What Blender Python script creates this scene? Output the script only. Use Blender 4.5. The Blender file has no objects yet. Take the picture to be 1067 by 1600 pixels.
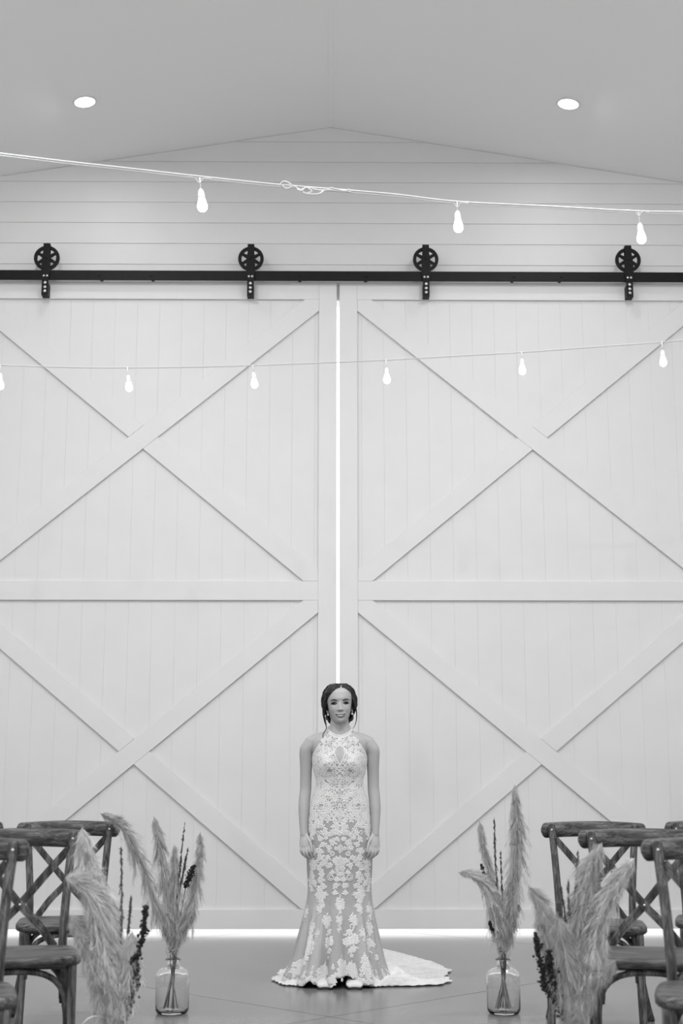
import bpy, bmesh, math, random
import numpy as np
from mathutils import Vector, Matrix
from mathutils.bvhtree import BVHTree

# ------------------------------------------------------------------ camera
F_PX, PITCH, YAW, CD, CH = 2150.0, math.atan(.2), math.atan(21/2150), 10.43, 1.05
SC = bpy.context.scene
cam_d = bpy.data.cameras.new('camera')
cam = bpy.data.objects.new('camera', cam_d)
SC.collection.objects.link(cam)
SC.camera = cam
cam_d.sensor_fit = 'VERTICAL'
cam_d.sensor_height = 36.0
cam_d.sensor_width = 24.0
cam_d.lens = F_PX/1600*36
cam.location = (0, -CD, CH)
cam.rotation_euler = (math.pi/2+PITCH, 0, -YAW)
cam_d.dof.use_dof = True
cam_d.dof.focus_distance = 8.0
cam_d.dof.aperture_fstop = 3.5
cam_d.clip_end = 300

# ------------------------------------------------------------------ world, lights, exposure
SC.view_settings.view_transform = 'Standard'
SC.view_settings.look = 'None'
SC.view_settings.gamma = 1
SC.view_settings.use_curve_mapping = False
SC.view_settings.exposure = 0.26
world = bpy.data.worlds.new('overcast_sky')
SC.world = world
world.use_nodes = True
wb = world.node_tree.nodes['Background']
wb.inputs[0].default_value = (1, 1, 1, 1)
wb.inputs[1].default_value = 1.75

DOWNLIGHT_W = 60.0
def real_light(name, loc, power, size, spread=math.pi):
    l = bpy.data.lights.new(name, 'AREA')
    l.shape = 'DISK'; l.size = size; l.energy = power; l.spread = spread
    o = bpy.data.objects.new(name, l)
    o.location = loc
    SC.collection.objects.link(o)
    return o
RIDGE_X, RIDGE_Z, SLOPE = .01, 6.39, .165
def ceil_z(x): return RIDGE_Z - SLOPE*abs(x-RIDGE_X)
for iy, y in enumerate((-.90, -3.5, -6.2, -9.0, -11.8)):
    for x in (-1.83, 1.80):
        real_light('downlight_lamp', (x, y, ceil_z(x)-.03), DOWNLIGHT_W*(.08 if y > -2 else 1), .15)

# ------------------------------------------------------------------ projection helpers (pixel + real depth -> world point)
def ray(x, y):
    cx, cy = (x-533.5)/F_PX, (800-y)/F_PX
    s, c, sp, cp = math.sin(YAW), math.cos(YAW), math.sin(PITCH), math.cos(PITCH)
    return Vector((s*cp+cx*c-cy*s*sp, c*cp-cx*s-cy*c*sp, sp+cy*cp))
def at(x, y, Y):
    r = ray(x, y)
    return Vector((r.x*Y/r.y, -CD+Y, CH+r.z*Y/r.y))

# ------------------------------------------------------------------ materials
def mat(name, g, rough=.6, spec=.5, metal=0.0, bump=0.0, bscale=60, var=0.0, vscale=4, stretch=(1,1,1), **kw):
    m = bpy.data.materials.new(name); m.use_nodes = True
    nt = m.node_tree; b = nt.nodes['Principled BSDF']
    b.inputs['Base Color'].default_value = (g, g, g, 1)
    b.inputs['Roughness'].default_value = rough
    b.inputs['Specular IOR Level'].default_value = spec
    b.inputs['Metallic'].default_value = metal
    for k, v in kw.items():
        b.inputs[k.replace('_', ' ')].default_value = v
    tc = nt.nodes.new('ShaderNodeTexCoord'); mp = nt.nodes.new('ShaderNodeMapping')
    mp.inputs['Scale'].default_value = stretch
    nt.links.new(tc.outputs['Object'], mp.inputs['Vector'])
    if var:
        n = nt.nodes.new('ShaderNodeTexNoise'); n.inputs['Scale'].default_value = vscale; n.inputs['Detail'].default_value = 6
        r = nt.nodes.new('ShaderNodeMapRange'); r.inputs['From Min'].default_value = .3; r.inputs['From Max'].default_value = .7
        r.inputs['To Min'].default_value = g*(1-var); r.inputs['To Max'].default_value = g*(1+var)
        nt.links.new(mp.outputs[0], n.inputs['Vector']); nt.links.new(n.outputs[0], r.inputs['Value'])
        nt.links.new(r.outputs[0], b.inputs['Base Color'])
    if bump:
        n = nt.nodes.new('ShaderNodeTexNoise'); n.inputs['Scale'].default_value = bscale; n.inputs['Detail'].default_value = 4
        bp = nt.nodes.new('ShaderNodeBump'); bp.inputs['Strength'].default_value = bump; bp.inputs['Distance'].default_value = .01
        nt.links.new(mp.outputs[0], n.inputs['Vector']); nt.links.new(n.outputs[0], bp.inputs['Height'])
        nt.links.new(bp.outputs[0], b.inputs['Normal'])
    return m
def emis(name, s):
    m = bpy.data.materials.new(name); m.use_nodes = True
    b = m.node_tree.nodes['Principled BSDF']
    b.inputs['Base Color'].default_value = (.9, .9, .9, 1)
    b.inputs['Emission Color'].default_value = (1, 1, 1, 1)
    b.inputs['Emission Strength'].default_value = s
    return m
def wood(name, stretch):
    m = bpy.data.materials.new(name); m.use_nodes = True
    nt = m.node_tree; b = nt.nodes['Principled BSDF']
    tc = nt.nodes.new('ShaderNodeTexCoord'); mp = nt.nodes.new('ShaderNodeMapping')
    mp.inputs['Scale'].default_value = stretch
    nt.links.new(tc.outputs['Object'], mp.inputs['Vector'])
    n = nt.nodes.new('ShaderNodeTexNoise'); n.inputs['Scale'].default_value = 5; n.inputs['Detail'].default_value = 8
    n.inputs['Distortion'].default_value = .6
    w = nt.nodes.new('ShaderNodeTexNoise'); w.inputs['Scale'].default_value = 22; w.inputs['Detail'].default_value = 3
    mx = nt.nodes.new('ShaderNodeMath'); mx.operation = 'ADD'
    h = nt.nodes.new('ShaderNodeMath'); h.operation = 'MULTIPLY'; h.inputs[1].default_value = .6
    r = nt.nodes.new('ShaderNodeValToRGB')
    r.color_ramp.elements[0].position = .55; r.color_ramp.elements[0].color = (.008, .008, .008, 1)
    r.color_ramp.elements[1].position = 1.05; r.color_ramp.elements[1].color = (.17, .17, .17, 1)
    r.color_ramp.elements.new(.78).color = (.060, .060, .060, 1)
    nt.links.new(mp.outputs[0], n.inputs['Vector']); nt.links.new(mp.outputs[0], w.inputs['Vector'])
    nt.links.new(w.outputs[0], h.inputs[0]); nt.links.new(n.outputs[0], mx.inputs[0]); nt.links.new(h.outputs[0], mx.inputs[1])
    nt.links.new(mx.outputs[0], r.inputs[0]); nt.links.new(r.outputs[0], b.inputs['Base Color'])
    bp = nt.nodes.new('ShaderNodeBump'); bp.inputs['Strength'].default_value = .25; bp.inputs['Distance'].default_value = .004
    nt.links.new(mx.outputs[0], bp.inputs['Height']); nt.links.new(bp.outputs[0], b.inputs['Normal'])
    b.inputs['Roughness'].default_value = .5; b.inputs['Specular IOR Level'].default_value = .3
    return m
M = dict(
    wall=mat('white_painted_siding', .66, .5, bump=.04, bscale=90, var=.015),
    door=mat('white_painted_door_wood', .68, .45, bump=.05, bscale=120, var=.015),
    ceiling=mat('white_ceiling_paint', .90, .8, bump=.05, bscale=200),
    floor=mat('polished_concrete', .175, .22, bump=.03, bscale=14, var=.13, vscale=2.2),
    joint=mat('dark_joint_filler', .05, .8),
    ground=mat('pale_outdoor_paving', .85, .9),
    black=mat('black_powder_coated_steel', .004, .5, spec=.22, var=.3, vscale=20),
    bolt=mat('zinc_bolt', .6, .3, metal=.8, var=.1),
    woodx=wood('grey_wood_grain_x', (1.2, 14, 14)), woodz=wood('grey_wood_grain_z', (14, 14, 1.2)),
    woodd=wood('grey_wood_grain_d', (8, 8, 1.5)),
    skin=mat('skin', .38, .45, var=.03, vscale=8),
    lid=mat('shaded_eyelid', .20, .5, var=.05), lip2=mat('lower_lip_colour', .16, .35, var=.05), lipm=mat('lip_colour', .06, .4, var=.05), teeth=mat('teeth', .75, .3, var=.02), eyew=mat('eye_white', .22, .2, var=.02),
    dark=mat('dark_lash_and_brow', .006, .6, var=.1),
    hair=mat('dark_brown_hair', .010, .45, spec=.35, bump=.9, bscale=60, var=.7, vscale=40, stretch=(1, 1, .12)),
    tulle=mat('nude_tulle', .36, .8, bump=.15, bscale=500, var=.04, vscale=10),
    train=mat('ivory_tulle_train', .66, .8, bump=.5, bscale=55, var=.08, vscale=45),
    lace=mat('ivory_lace', .74, .75, bump=.5, bscale=350, var=.04, vscale=80),
    shoe=mat('ivory_satin_shoe', .62, .35, var=.03), sole=mat('dark_shoe_sole', .02, .6, var=.1),
    pearl=mat('pearl_earring', .85, .15, var=.02), gold=mat('pale_metal', .6, .25, metal=1.0, var=.05),
    cord=mat('white_cord', .64, .5, var=.03), socket=mat('white_lamp_socket', .75, .4, var=.02),
    bulb=emis('lit_bulb', 6.0), disc=emis('lit_downlight_lens', 5.0), ring=mat('white_trim_ring', .75, .4, var=.02),
    pampas=mat('pale_pampas_fibre', .46, .9, var=.12, vscale=12), pampas2=mat('cream_pampas_fluff', .60, .9, var=.1, vscale=12),
    stem=mat('dried_straw_stem', .22, .8, var=.2, vscale=20), darkgrass=mat('dark_dried_grass', .06, .8, var=.3, vscale=30),
    seed=mat('black_dried_flower_buds', .008, .7, var=.3, vscale=60), twine=mat('jute_twine', .35, .9, bump=.5, bscale=300, var=.1),
)
def glass_mat():
    m = bpy.data.materials.new('clear_glass'); m.use_nodes = True
    b = m.node_tree.nodes['Principled BSDF']
    b.inputs['Base Color'].default_value = (.97, .97, .97, 1)
    b.inputs['Roughness'].default_value = .02
    b.inputs['Transmission Weight'].default_value = 1
    b.inputs['IOR'].default_value = 1.45
    n = m.node_tree.nodes.new('ShaderNodeTexNoise'); n.inputs['Scale'].default_value = 9
    bp = m.node_tree.nodes.new('ShaderNodeBump'); bp.inputs['Strength'].default_value = .05
    m.node_tree.links.new(n.outputs[0], bp.inputs['Height']); m.node_tree.links.new(bp.outputs[0], b.inputs['Normal'])
    return m
M['glass'] = glass_mat()
M['sheer'] = mat('sheer_white_tulle', .8, .9, Alpha=.30)

# ------------------------------------------------------------------ object helpers
def link(o, parent=None):
    SC.collection.objects.link(o)
    if parent is not None: o.parent = parent
    return o
def mesh_obj(name, verts, faces, m, parent=None, smooth=False):
    me = bpy.data.meshes.new(name)
    me.from_pydata([tuple(v) for v in verts], [], faces)
    me.materials.append(m)
    if smooth: me.polygons.foreach_set('use_smooth', [True]*len(me.polygons))
    me.update()
    return link(bpy.data.objects.new(name, me), parent)
def bm_obj(name, bm, m, parent=None, smooth=False):
    bmesh.ops.recalc_face_normals(bm, faces=bm.faces)
    me = bpy.data.meshes.new(name); bm.to_mesh(me); bm.free()
    me.materials.append(m)
    if smooth: me.polygons.foreach_set('use_smooth', [True]*len(me.polygons))
    return link(bpy.data.objects.new(name, me), parent)
def tag(o, label=None, cat=None, group=None, kind=None):
    if label: o['label'] = label
    if cat: o['category'] = cat
    if group: o['group'] = group
    if kind: o['kind'] = kind
    return o
def empty(name, loc=(0, 0, 0), rz=0):
    o = bpy.data.objects.new(name, None); o.location = loc; o.rotation_euler = (0, 0, rz)
    o.empty_display_size = .1
    return link(o)
def copy_tree(o, parent=None):
    c = o.copy(); SC.collection.objects.link(c)
    if parent is not None: c.parent = parent
    for ch in list(o.children): copy_tree(ch, c)
    return c
def clip(poly, n, d):          # keep the side where p.n <= d
    out = []
    for i in range(len(poly)):
        a, b = poly[i], poly[(i+1) % len(poly)]
        da, db = a[0]*n[0]+a[1]*n[1]-d, b[0]*n[0]+b[1]*n[1]-d
        if da <= 0: out.append(a)
        if da*db < 0:
            t = da/(da-db); out.append((a[0]+(b[0]-a[0])*t, a[1]+(b[1]-a[1])*t))
    return out
def add_prism(bm, poly, lo, hi, axis='y', bevel=0):
    def v(p, h): return (p[0], h, p[1]) if axis == 'y' else ((p[0], p[1], h) if axis == 'z' else (h, p[0], p[1]))
    a = [bm.verts.new(v(p, lo)) for p in poly]; b = [bm.verts.new(v(p, hi)) for p in poly]
    n = len(poly)
    bm.faces.new(a); bm.faces.new(b[::-1])
    for i in range(n): bm.faces.new((a[i], b[i], b[(i+1) % n], a[(i+1) % n]))
    if bevel: bmesh.ops.bevel(bm, geom=list(bm.edges), offset=bevel, segments=1, affect='EDGES')
def prism(name, poly, lo, hi, m, parent=None, axis='y', bevel=0):
    bm = bmesh.new(); add_prism(bm, poly, lo, hi, axis, bevel)
    return bm_obj(name, bm, m, parent)
def rect(x0, x1, z0, z1): return [(x0, z0), (x1, z0), (x1, z1), (x0, z1)]
def catmull(pts, n):
    pts = [Vector(p) for p in pts]; out = []
    P = [pts[0]*2-pts[1]]+pts+[pts[-1]*2-pts[-2]]
    for i in range(1, len(P)-2):
        for k in range(n):
            t = k/n; a, b, c, d = P[i-1], P[i], P[i+1], P[i+2]
            out.append(.5*((2*b)+(c-a)*t+(2*a-5*b+4*c-d)*t*t+(3*b-a-3*c+d)*t**3))
    out.append(pts[-1]); return out
def lerp_list(v, n):
    out = []
    for i in range(len(v)-1):
        for k in range(n): out.append(v[i]+(v[i+1]-v[i])*k/n)
    out.append(v[-1]); return out
def add_tube(bm, pts, rad, seg=10, flat=None, up=None, ph=0.0):
    """tube along pts; rad number or list; flat=(a,b) scales cross axes; up = direction of second axis"""
    pts = [Vector(p) for p in pts]; n = len(pts)
    if not hasattr(rad, '__len__'): rad = [rad]*n
    fa, fb = flat or (1, 1); rings = []
    prev = Vector(up) if up is not None else None
    for i in range(n):
        t = (pts[min(i+1, n-1)]-pts[max(i-1, 0)]).normalized()
        if prev is None: prev = Vector((0, 0, 1)) if abs(t.z) < .9 else Vector((0, 1, 0))
        u = (prev-t*prev.dot(t)).normalized(); w = t.cross(u)
        if up is None: prev = u
        rings.append([bm.verts.new(pts[i]+(w*math.cos(a)*fa+u*math.sin(a)*fb)*rad[i]) for a in (ph+2*math.pi*k/seg for k in range(seg))])
    for i in range(n-1):
        for k in range(seg):
            bm.faces.new((rings[i][k], rings[i][(k+1) % seg], rings[i+1][(k+1) % seg], rings[i+1][k]))
    bm.faces.new(rings[0][::-1]); bm.faces.new(rings[-1])
def tube(name, pts, rad, m, parent=None, seg=8, flat=None, up=None, smooth=True, ph=0.0):
    bm = bmesh.new(); add_tube(bm, pts, rad, seg, flat, up, ph); return bm_obj(name, bm, m, parent, smooth)
def add_ball(bm, c, r, seg=8, rings=6, scale=(1, 1, 1)):
    bmesh.ops.create_uvsphere(bm, u_segments=seg, v_segments=rings, radius=1,
        matrix=Matrix.Translation(c) @ Matrix.Diagonal((r*scale[0], r*scale[1], r*scale[2], 1)))
def add_lathe(bm, prof, seg=24, c=(0, 0, 0)):
    rings = [[bm.verts.new((c[0]+r*math.cos(2*math.pi*k/seg), c[1]+r*math.sin(2*math.pi*k/seg), c[2]+z)) for k in range(seg)] for r, z in prof]
    for a, b in zip(rings, rings[1:]):
        for k in range(seg): bm.faces.new((a[k], a[(k+1) % seg], b[(k+1) % seg], b[k]))
    bm.faces.new(rings[0][::-1]); bm.faces.new(rings[-1])

# ================================================================== STRUCTURE
BX0, BX1, YB, YF = -6.5, 6.5, .07, -13.6    # side walls, wall face, open end of the hall behind the camera
# floor: slab field at 45 degrees with recessed joints
floor = empty('floor'); tag(floor, kind='structure')
bed = prism('joint_bed', rect(BX0, BX1, YF, .35), -.12, -.02, M['joint'], floor, 'z')
S = 3.106; g = .003
cx0, cy0 = .012, -3.68
for i in range(-5, 5):
    for j in range(-5, 5):
        # u = ((x-cx)+(y-cy))/sqrt2, v = ((y-cy)-(x-cx))/sqrt2
        r2 = math.sqrt(.5); q = []
        for (a, b) in ((i*S+g, j*S+g), ((i+1)*S-g, j*S+g), ((i+1)*S-g, (j+1)*S-g), (i*S+g, (j+1)*S-g)):
            q.append((cx0+(a-b)*r2, cy0+(a+b)*r2))
        for n, d in (((1, 0), BX1), ((-1, 0), -BX0), ((0, 1), .35), ((0, -1), -YF)): 
            if q: q = clip(q, n, d)
        if len(q) >= 3: prism('concrete_slab', q, -.02, 0, M['floor'], floor, 'z')
gr = prism('ground', rect(-40, 40, .36, 60), -.14, -.02, M['ground'], None, 'z'); tag(gr, kind='structure')

# back wall: framing around the opening + lapped siding boards
wall = empty('wall_back', (0, YB, 0)); tag(wall, kind='structure')
OPX0, OPX1, OPZ = -2.82, 2.97, 4.885
prism('wall_core', [(BX0, OPZ), (BX1, OPZ), (BX1, ceil_z(BX1)), (RIDGE_X, RIDGE_Z), (BX0, ceil_z(BX0))], .03, .16, M['wall'], wall)
prism('wall_core', rect(BX0, OPX0, 0, OPZ), .03, .16, M['wall'], wall)
prism('wall_core', rect(OPX1, BX1, 0, OPZ), .03, .16, M['wall'], wall)
EXP = .178
def board(poly, z0, parent, c=0):     # lapped board: bottom edge proud, top edge recessed
    bm = bmesh.new()
    f = lambda p: .008+.006*(p[1]-z0)/EXP
    a = [bm.verts.new((p[0], f(p), p[1])) for p in poly]; b = [bm.verts.new((p[0], .03, p[1])) for p in poly]
    n = len(poly); bm.faces.new(a); bm.faces.new(b[::-1])
    for i in range(n): bm.faces.new((a[i], b[i], b[(i+1) % n], a[(i+1) % n]))
    bm_obj('siding_board', bm, M['wall'], parent)
for k in range(0, 36):
    z0 = 6.258-EXP*k
    spans = [(BX0, BX1)] if z0 > OPZ-.12 else [(BX0, OPX0), (OPX1, BX1)]
    for (xa, xb) in spans:
        q = rect(xa, xb, max(z0, OPZ if len(spans) == 1 else 0), z0+EXP-.0006)
        if z0+EXP < .02: continue
        q = clip(q, (SLOPE, 1), RIDGE_Z+SLOPE*RIDGE_X-.003); q = clip(q, (-SLOPE, 1), RIDGE_Z-SLOPE*RIDGE_X-.003) if q else q
        if len(q) >= 3: board(q, z0, wall)
# ceiling: two sloping planes meeting at the ridge
ceil = empty('ceiling'); tag(ceil, kind='structure')
for sx, xe in ((-1, BX0), (1, BX1)):
    bm = bmesh.new()
    vs = []
    for (x, zz) in ((RIDGE_X, 0), (xe, 0), (xe, .12), (RIDGE_X, .12)):
        for y in (YF, .23): vs.append(bm.verts.new((x, y, ceil_z(x)+zz+(0 if sx < 0 else .0))))
    for a, b in ((0, 1), (1, 2), (2, 3), (3, 0)): bm.faces.new((vs[2*a], vs[2*a+1], vs[2*b+1], vs[2*b]))
    bm.faces.new((vs[0], vs[2], vs[4], vs[6])); bm.faces.new((vs[1], vs[7], vs[5], vs[3]))
    bm_obj('ceiling_panel', bm, M['ceiling'], ceil)
tape = prism('ridge_joint', [(RIDGE_X-.02, RIDGE_Z-.0045), (RIDGE_X+.02, RIDGE_Z-.0045), (RIDGE_X, RIDGE_Z)], YF, YB, M['ceiling'], ceil)
for side, x0, x1 in (('left', BX0-.15, BX0), ('right', BX1, BX1+.15)):
    w = empty('wall_'+side, (x0, 0, 0)); tag(w, kind='structure')
    def wp(ya, yb, za, zb): prism('wall_panel', rect(ya, yb, za, zb), 0, .15, M['wall'], w, 'x')
    ZC = ceil_z(BX0); ys = [.23, -1.6]
    wp(-1.8, .23, 0, ZC)
    for k in range(4):  # unseen window openings, added to let sky light in as soft fill
        ya, yb = -1.8-2.95*k-2.35, -1.8-2.95*k
        wp(ya, yb, 0, 2.2); wp(ya, yb, 4.3, ZC); wp(ya-.6, ya, 0, ZC)

# unseen end wall added to cut light from behind the camera; wide opening
w = empty('wall_front', (0, YF, 0)); tag(w, kind='structure')
for q_ in (rect(BX0, -3.2, 0, 5.3), rect(3.2, BX1, 0, 5.3), rect(-3.2, 3.2, 3.6, 5.3)): prism('wall_panel', q_, -.15, 0, M['wall'], w)

# barn doors
ST, GAP, CX = .141, .011, .075
ZB, ZT = .036, 5.01
RAILZ = [(ZB, .174), (2.449, 2.597), (4.865, ZT)]
DW = 3.02
def barn_door(idx, sx):
    root = empty('door_%d' % idx, (CX+sx*(GAP+DW/2), 0, ZB)); tag(root, kind='structure')
    H = DW/2
    def pr(name, poly, lo, hi, bv=.0012): return prism(name, [(x, z-ZB) for x, z in poly], lo, hi, M['door'], root, 'y', bv)
    pr('backing_sheet', rect(-H, H, ZB, ZT), .040, .046, 0)
    # planks, seams counted from the inner stile
    xi = -sx*(H-ST)       # inner edge of the inner stile
    e = [xi+sx*.032 + sx*.1765*k for k in range(-1, 17)]
    e = sorted(max(-H, min(H, x)) for x in e)
    for a, b in zip(e, e[1:]):
        if b-a > .03: pr('plank', rect(a+.0001, b-.0001, ZB+.001, ZT-.001), .021, .040, .0013)
    pr('stile', rect(-H, -H+ST, ZB, ZT), 0, .0205); pr('stile', rect(H-ST, H, ZB, ZT), 0, .0205)
    for a, b in RAILZ: pr('rail', rect(-H+ST+.0005, H-ST-.0005, a, b), 0, .0205)
    for za, zb in ((.174, 2.449), (2.597, 4.865)):
        x0, x1 = -H+ST+.001, H-ST-.001; za += .001; zb -= .001
        L = math.hypot(x1-x0, zb-za); w = .072
        box = rect(x0, x1, za, zb)
        def stripe(sgn):
            n = (-(zb-za)/L, (x1-x0)/L) if sgn > 0 else ((zb-za)/L, (x1-x0)/L)
            mx, mz = (x0+x1)/2, (za+zb)/2; d = n[0]*mx+n[1]*mz
            return n, d
        n1, d1 = stripe(-sx); n2, d2 = stripe(sx)
        q = clip(clip(box, n1, d1+w), (-n1[0], -n1[1]), -(d1-w)); pr('brace', q, 0, .0205, .0012)
        base = clip(clip(box, n2, d2+w), (-n2[0], -n2[1]), -(d2-w))
        pr('brace', clip(base, n1, d1-w-.001), 0, .0205, .0012)
        pr('brace', clip(base, (-n1[0], -n1[1]), -(d1+w+.001)), 0, .0205, .0012)
    return root
barn_door(1, -1); barn_door(2, 1)

# ================================================================== TRACK AND ROLLERS
TZ0, TZ1, TY0, TY1 = 4.998, 5.080, -.062, -.052
track = empty('sliding_door_track', (CX, TY1, TZ0))
tag(track, 'long black flat steel rail across the wall above both barn doors', 'door track')
prism('rail_bar', rect(-6.1-CX, 6.2-CX, 0, TZ1-TZ0), TY0-TY1, 0, M['black'], track, 'y', .001)
for px in (-80, 155, 236, 468, 572, 803, 878, 1150):
    p = at(px, 431, CD+TY0)
    bm = bmesh.new()
    add_tube(bm, [(p.x-CX, -.016, .043), (p.x-CX, -.010, .043)], [.011, .013], 6, up=(0, 0, 1))
    bm_obj('track_bolt', bm, M['black'], track)
    bm = bmesh.new()
    add_tube(bm, [(p.x-CX, 0.0, .043), (p.x-CX, YB+.02-TY1, .043)], [.012, .012], 10)
    bm_obj('standoff', bm, M['black'], track, True)
roller_defs = [(73, 'black spoked roller hanger nearest the left edge of the photo', 'left'),
               (392, 'black spoked roller hanger on left door, nearer the centre gap', 'left'),
               (665, 'black spoked roller hanger on right door, nearer the centre gap', 'right'),
               (981, 'black spoked roller hanger nearest the right edge of the photo', 'right')]
def make_roller():
    r = empty('door_roller', (0, 0, 0))
    R = .102; zc = TZ1+R+.0005-TZ0; y0, y1 = -.068+.004, -.048
    def ring(bm, ro, ri, ya, yb, n=36):
        L = []
        for rr, yy in ((ro, ya), (ro, yb), (ri, yb), (ri, ya)):
            L.append([bm.verts.new((rr*math.cos(2*math.pi*k/n), yy, zc+rr*math.sin(2*math.pi*k/n))) for k in range(n)])
        for a in range(4):
            A, B = L[a], L[(a+1) % 4]
            for k in range(n): bm.faces.new((A[k], A[(k+1) % n], B[(k+1) % n], B[k]))
    bm = bmesh.new(); ring(bm, R, R-.027, y0, y1)
    for k in range(6):
        a = math.radians(60*k+30); c, s = math.cos(a), math.sin(a)
        q = [(c*.02-s*w*1.0, zc+s*.02+c*w) for w in (-.016, .016)]+[(c*(R-.015)-s*w, zc+s*(R-.015)+c*w) for w in (.010, -.010)]
        add_prism(bm, q, y0+.004, y1-.004, 'y')
    wh = bm_obj('wheel', bm, M['black'], r)
    bm = bmesh.new(); add_tube(bm, [(0, -.078, zc), (0, -.038, zc)], .028, 18, up=(0, 0, 1)); bm_obj('hub', bm, M['black'], wh)
    top = 5.298-TZ0; bot = 4.866-TZ0
    bm = bmesh.new()
    add_prism(bm, [(-.026, bot), (.026, bot), (.026, -.01), (.036, .06), (.034, zc), (.026, zc+.05), (.026, top), (-.026, top), (-.026, zc+.05), (-.034, zc), (-.036, .06), (-.026, -.01)], -.082, -.074, 'y')
    bm_obj('strap', bm, M['black'], r)
    bm = bmesh.new(); add_prism(bm, rect(-.026, .026, top-.10, top), -.043, -.036, 'y'); add_prism(bm, rect(-.026, .026, top-.012, top), -.074, -.043, 'y')
    bm_obj('rear_strap', bm, M['black'], r)
    bm = bmesh.new(); add_prism(bm, rect(-.026, .026, bot, bot+.10), -.0745, -.0005, 'y'); bm_obj('mounting_block', bm, M['black'], r)
    for (bx, bz, br) in ((0, 4.968, .0125), (0, 4.932, .0125), (0, 4.898, .0125), (-.013, 5.026, .0095), (.013, 5.026, .0095)):
        bm = bmesh.new(); add_ball(bm, (bx, -.082, bz-TZ0), br, 12, 8, (1, .55, 1)); bm_obj('bolt_head', bm, M['bolt'], r, True)
    bm = bmesh.new(); add_ball(bm, (0, -.082, zc), .014, 6, 6, (1, .6, 1)); bm_obj('axle_nut', bm, M['black'], r)
    return r
roller = make_roller()
for i, (px, lab, _) in enumerate(roller_defs):
    o = roller if i == 0 else copy_tree(roller)
    p = at(px, 404, CD-.06); o.location = (p.x, 0, TZ0)
    tag(o, lab, 'door roller', 'spoked roller hangers on the door track')

# ================================================================== RECESSED LIGHTS
for (x, y, lab) in ((-1.83, -.91, 'lit round recessed downlight in the left slope of ceiling'), (1.80, -.90, 'lit round recessed downlight in the right slope of ceiling')):
    root = empty('ceiling_light', (x, y, ceil_z(x))); root.rotation_euler = (0, math.atan(SLOPE)*(1 if x > 0 else -1), 0)
    tag(root, lab, 'ceiling light', 'recessed downlights')
    bm = bmesh.new(); n = 40; L = []
    for r, z in ((.088, -.001), (.088, -.006), (.077, -.010), (.077, -.001)):
        L.append([bm.verts.new((r*math.cos(2*math.pi*k/n), r*math.sin(2*math.pi*k/n), z)) for k in range(n)])
    for a in range(4):
        for k in range(n): bm.faces.new((L[a][k], L[a][(k+1) % n], L[(a+1) % 4][(k+1) % n], L[(a+1) % 4][k]))
    bm_obj('trim_ring', bm, M['ring'], root, True)
    bm = bmesh.new(); add_lathe(bm, [(.0765, -.001), (.0765, -.005), (.05, -.009)], n); bm_obj('lens', bm, M['disc'], root)

# ================================================================== STRING LIGHTS
def string_light(label, wire, bulbs, r, parent_y, size=1.0, knot=False, ends=()):
    P0 = at(*wire[0][:2], wire[0][2])
    root = empty('string_lights', P0)
    tag(root, label, 'string lights')
    rel = lambda p: Vector(p)-P0
    wp_ = [rel(at(*w)) for w in wire]
    pts = catmull(wp_, 10)
    if ends: pts = [rel(ends[0])]+pts+[rel(ends[1])]     # run on to the side walls
    tube('cord', pts, r, M['cord'], root, 6)
    tube('cord', [p+Vector((0, .004, -r*1.9)) for p in pts], r*.7, M['cord'], root, 5)
    for (wx, wy, Y, bx, by, lean) in bulbs:
        top = rel(at(wx, wy, Y)); b = rel(at(bx, by, Y))
        d = (b-top).normalized(); k = size
        s0 = b-d*.078*k
        s = tube('pendant_wire', [top, top*.4+s0*.6, s0+d*.01], [.006, .003, .003], M['cord'], root, 6)
        prof = [(0, .004), (.006, .009), (.012, .013), (.022, .0155), (.036, .016), (.040, .0175), (.046, .0175)]
        soc = tube('socket', [s0+d*(a*k) for a, _ in prof], [c*k for _, c in prof], M['socket'], root, 12)
        prof = [(.044, .012), (.050, .0145), (.060, .0175), (.074, .0215), (.087, .0232), (.098, .021), (.106, .0145), (.110, .006)]
        tube('bulb', [s0+d*(a*k) for a, _ in prof], [c*k for _, c in prof], M['bulb'], soc, 16)
        if knot:
            tube('cord_loop', catmull([top+Vector((-.055, 0, .008)), top+Vector((-.02, -.006, -.004)), top+Vector((0, -.006, -.028)), top+Vector((.02, -.006, -.004)), top+Vector((.055, 0, -.006))], 5), .0022, M['cord'], root, 5)
    return root
fw = [(-30, 237, 5.58), (0, 240, 5.6), (100, 252, 5.65), (200, 263, 5.7), (315, 276, 5.8), (440, 289, 5.9), (540, 297, 5.97), (620, 304, 6.05), (715, 315, 6.15), (850, 322, 6.28), (1001, 330, 6.4), (1100, 331, 6.5)]
fs = string_light('white cord with three lit bulbs strung above the roller track, nearest the ceiling', fw,
    [(312, 278, 5.8, 316, 320, 0), (714, 316, 6.15, 716, 353, 0), (997, 330, 6.4, 1002, 371, 0)], .0042, 0, 1.0, True, ((-6.49, -6.3, 4.75), (6.49, -3.0, 4.55)))
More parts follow.
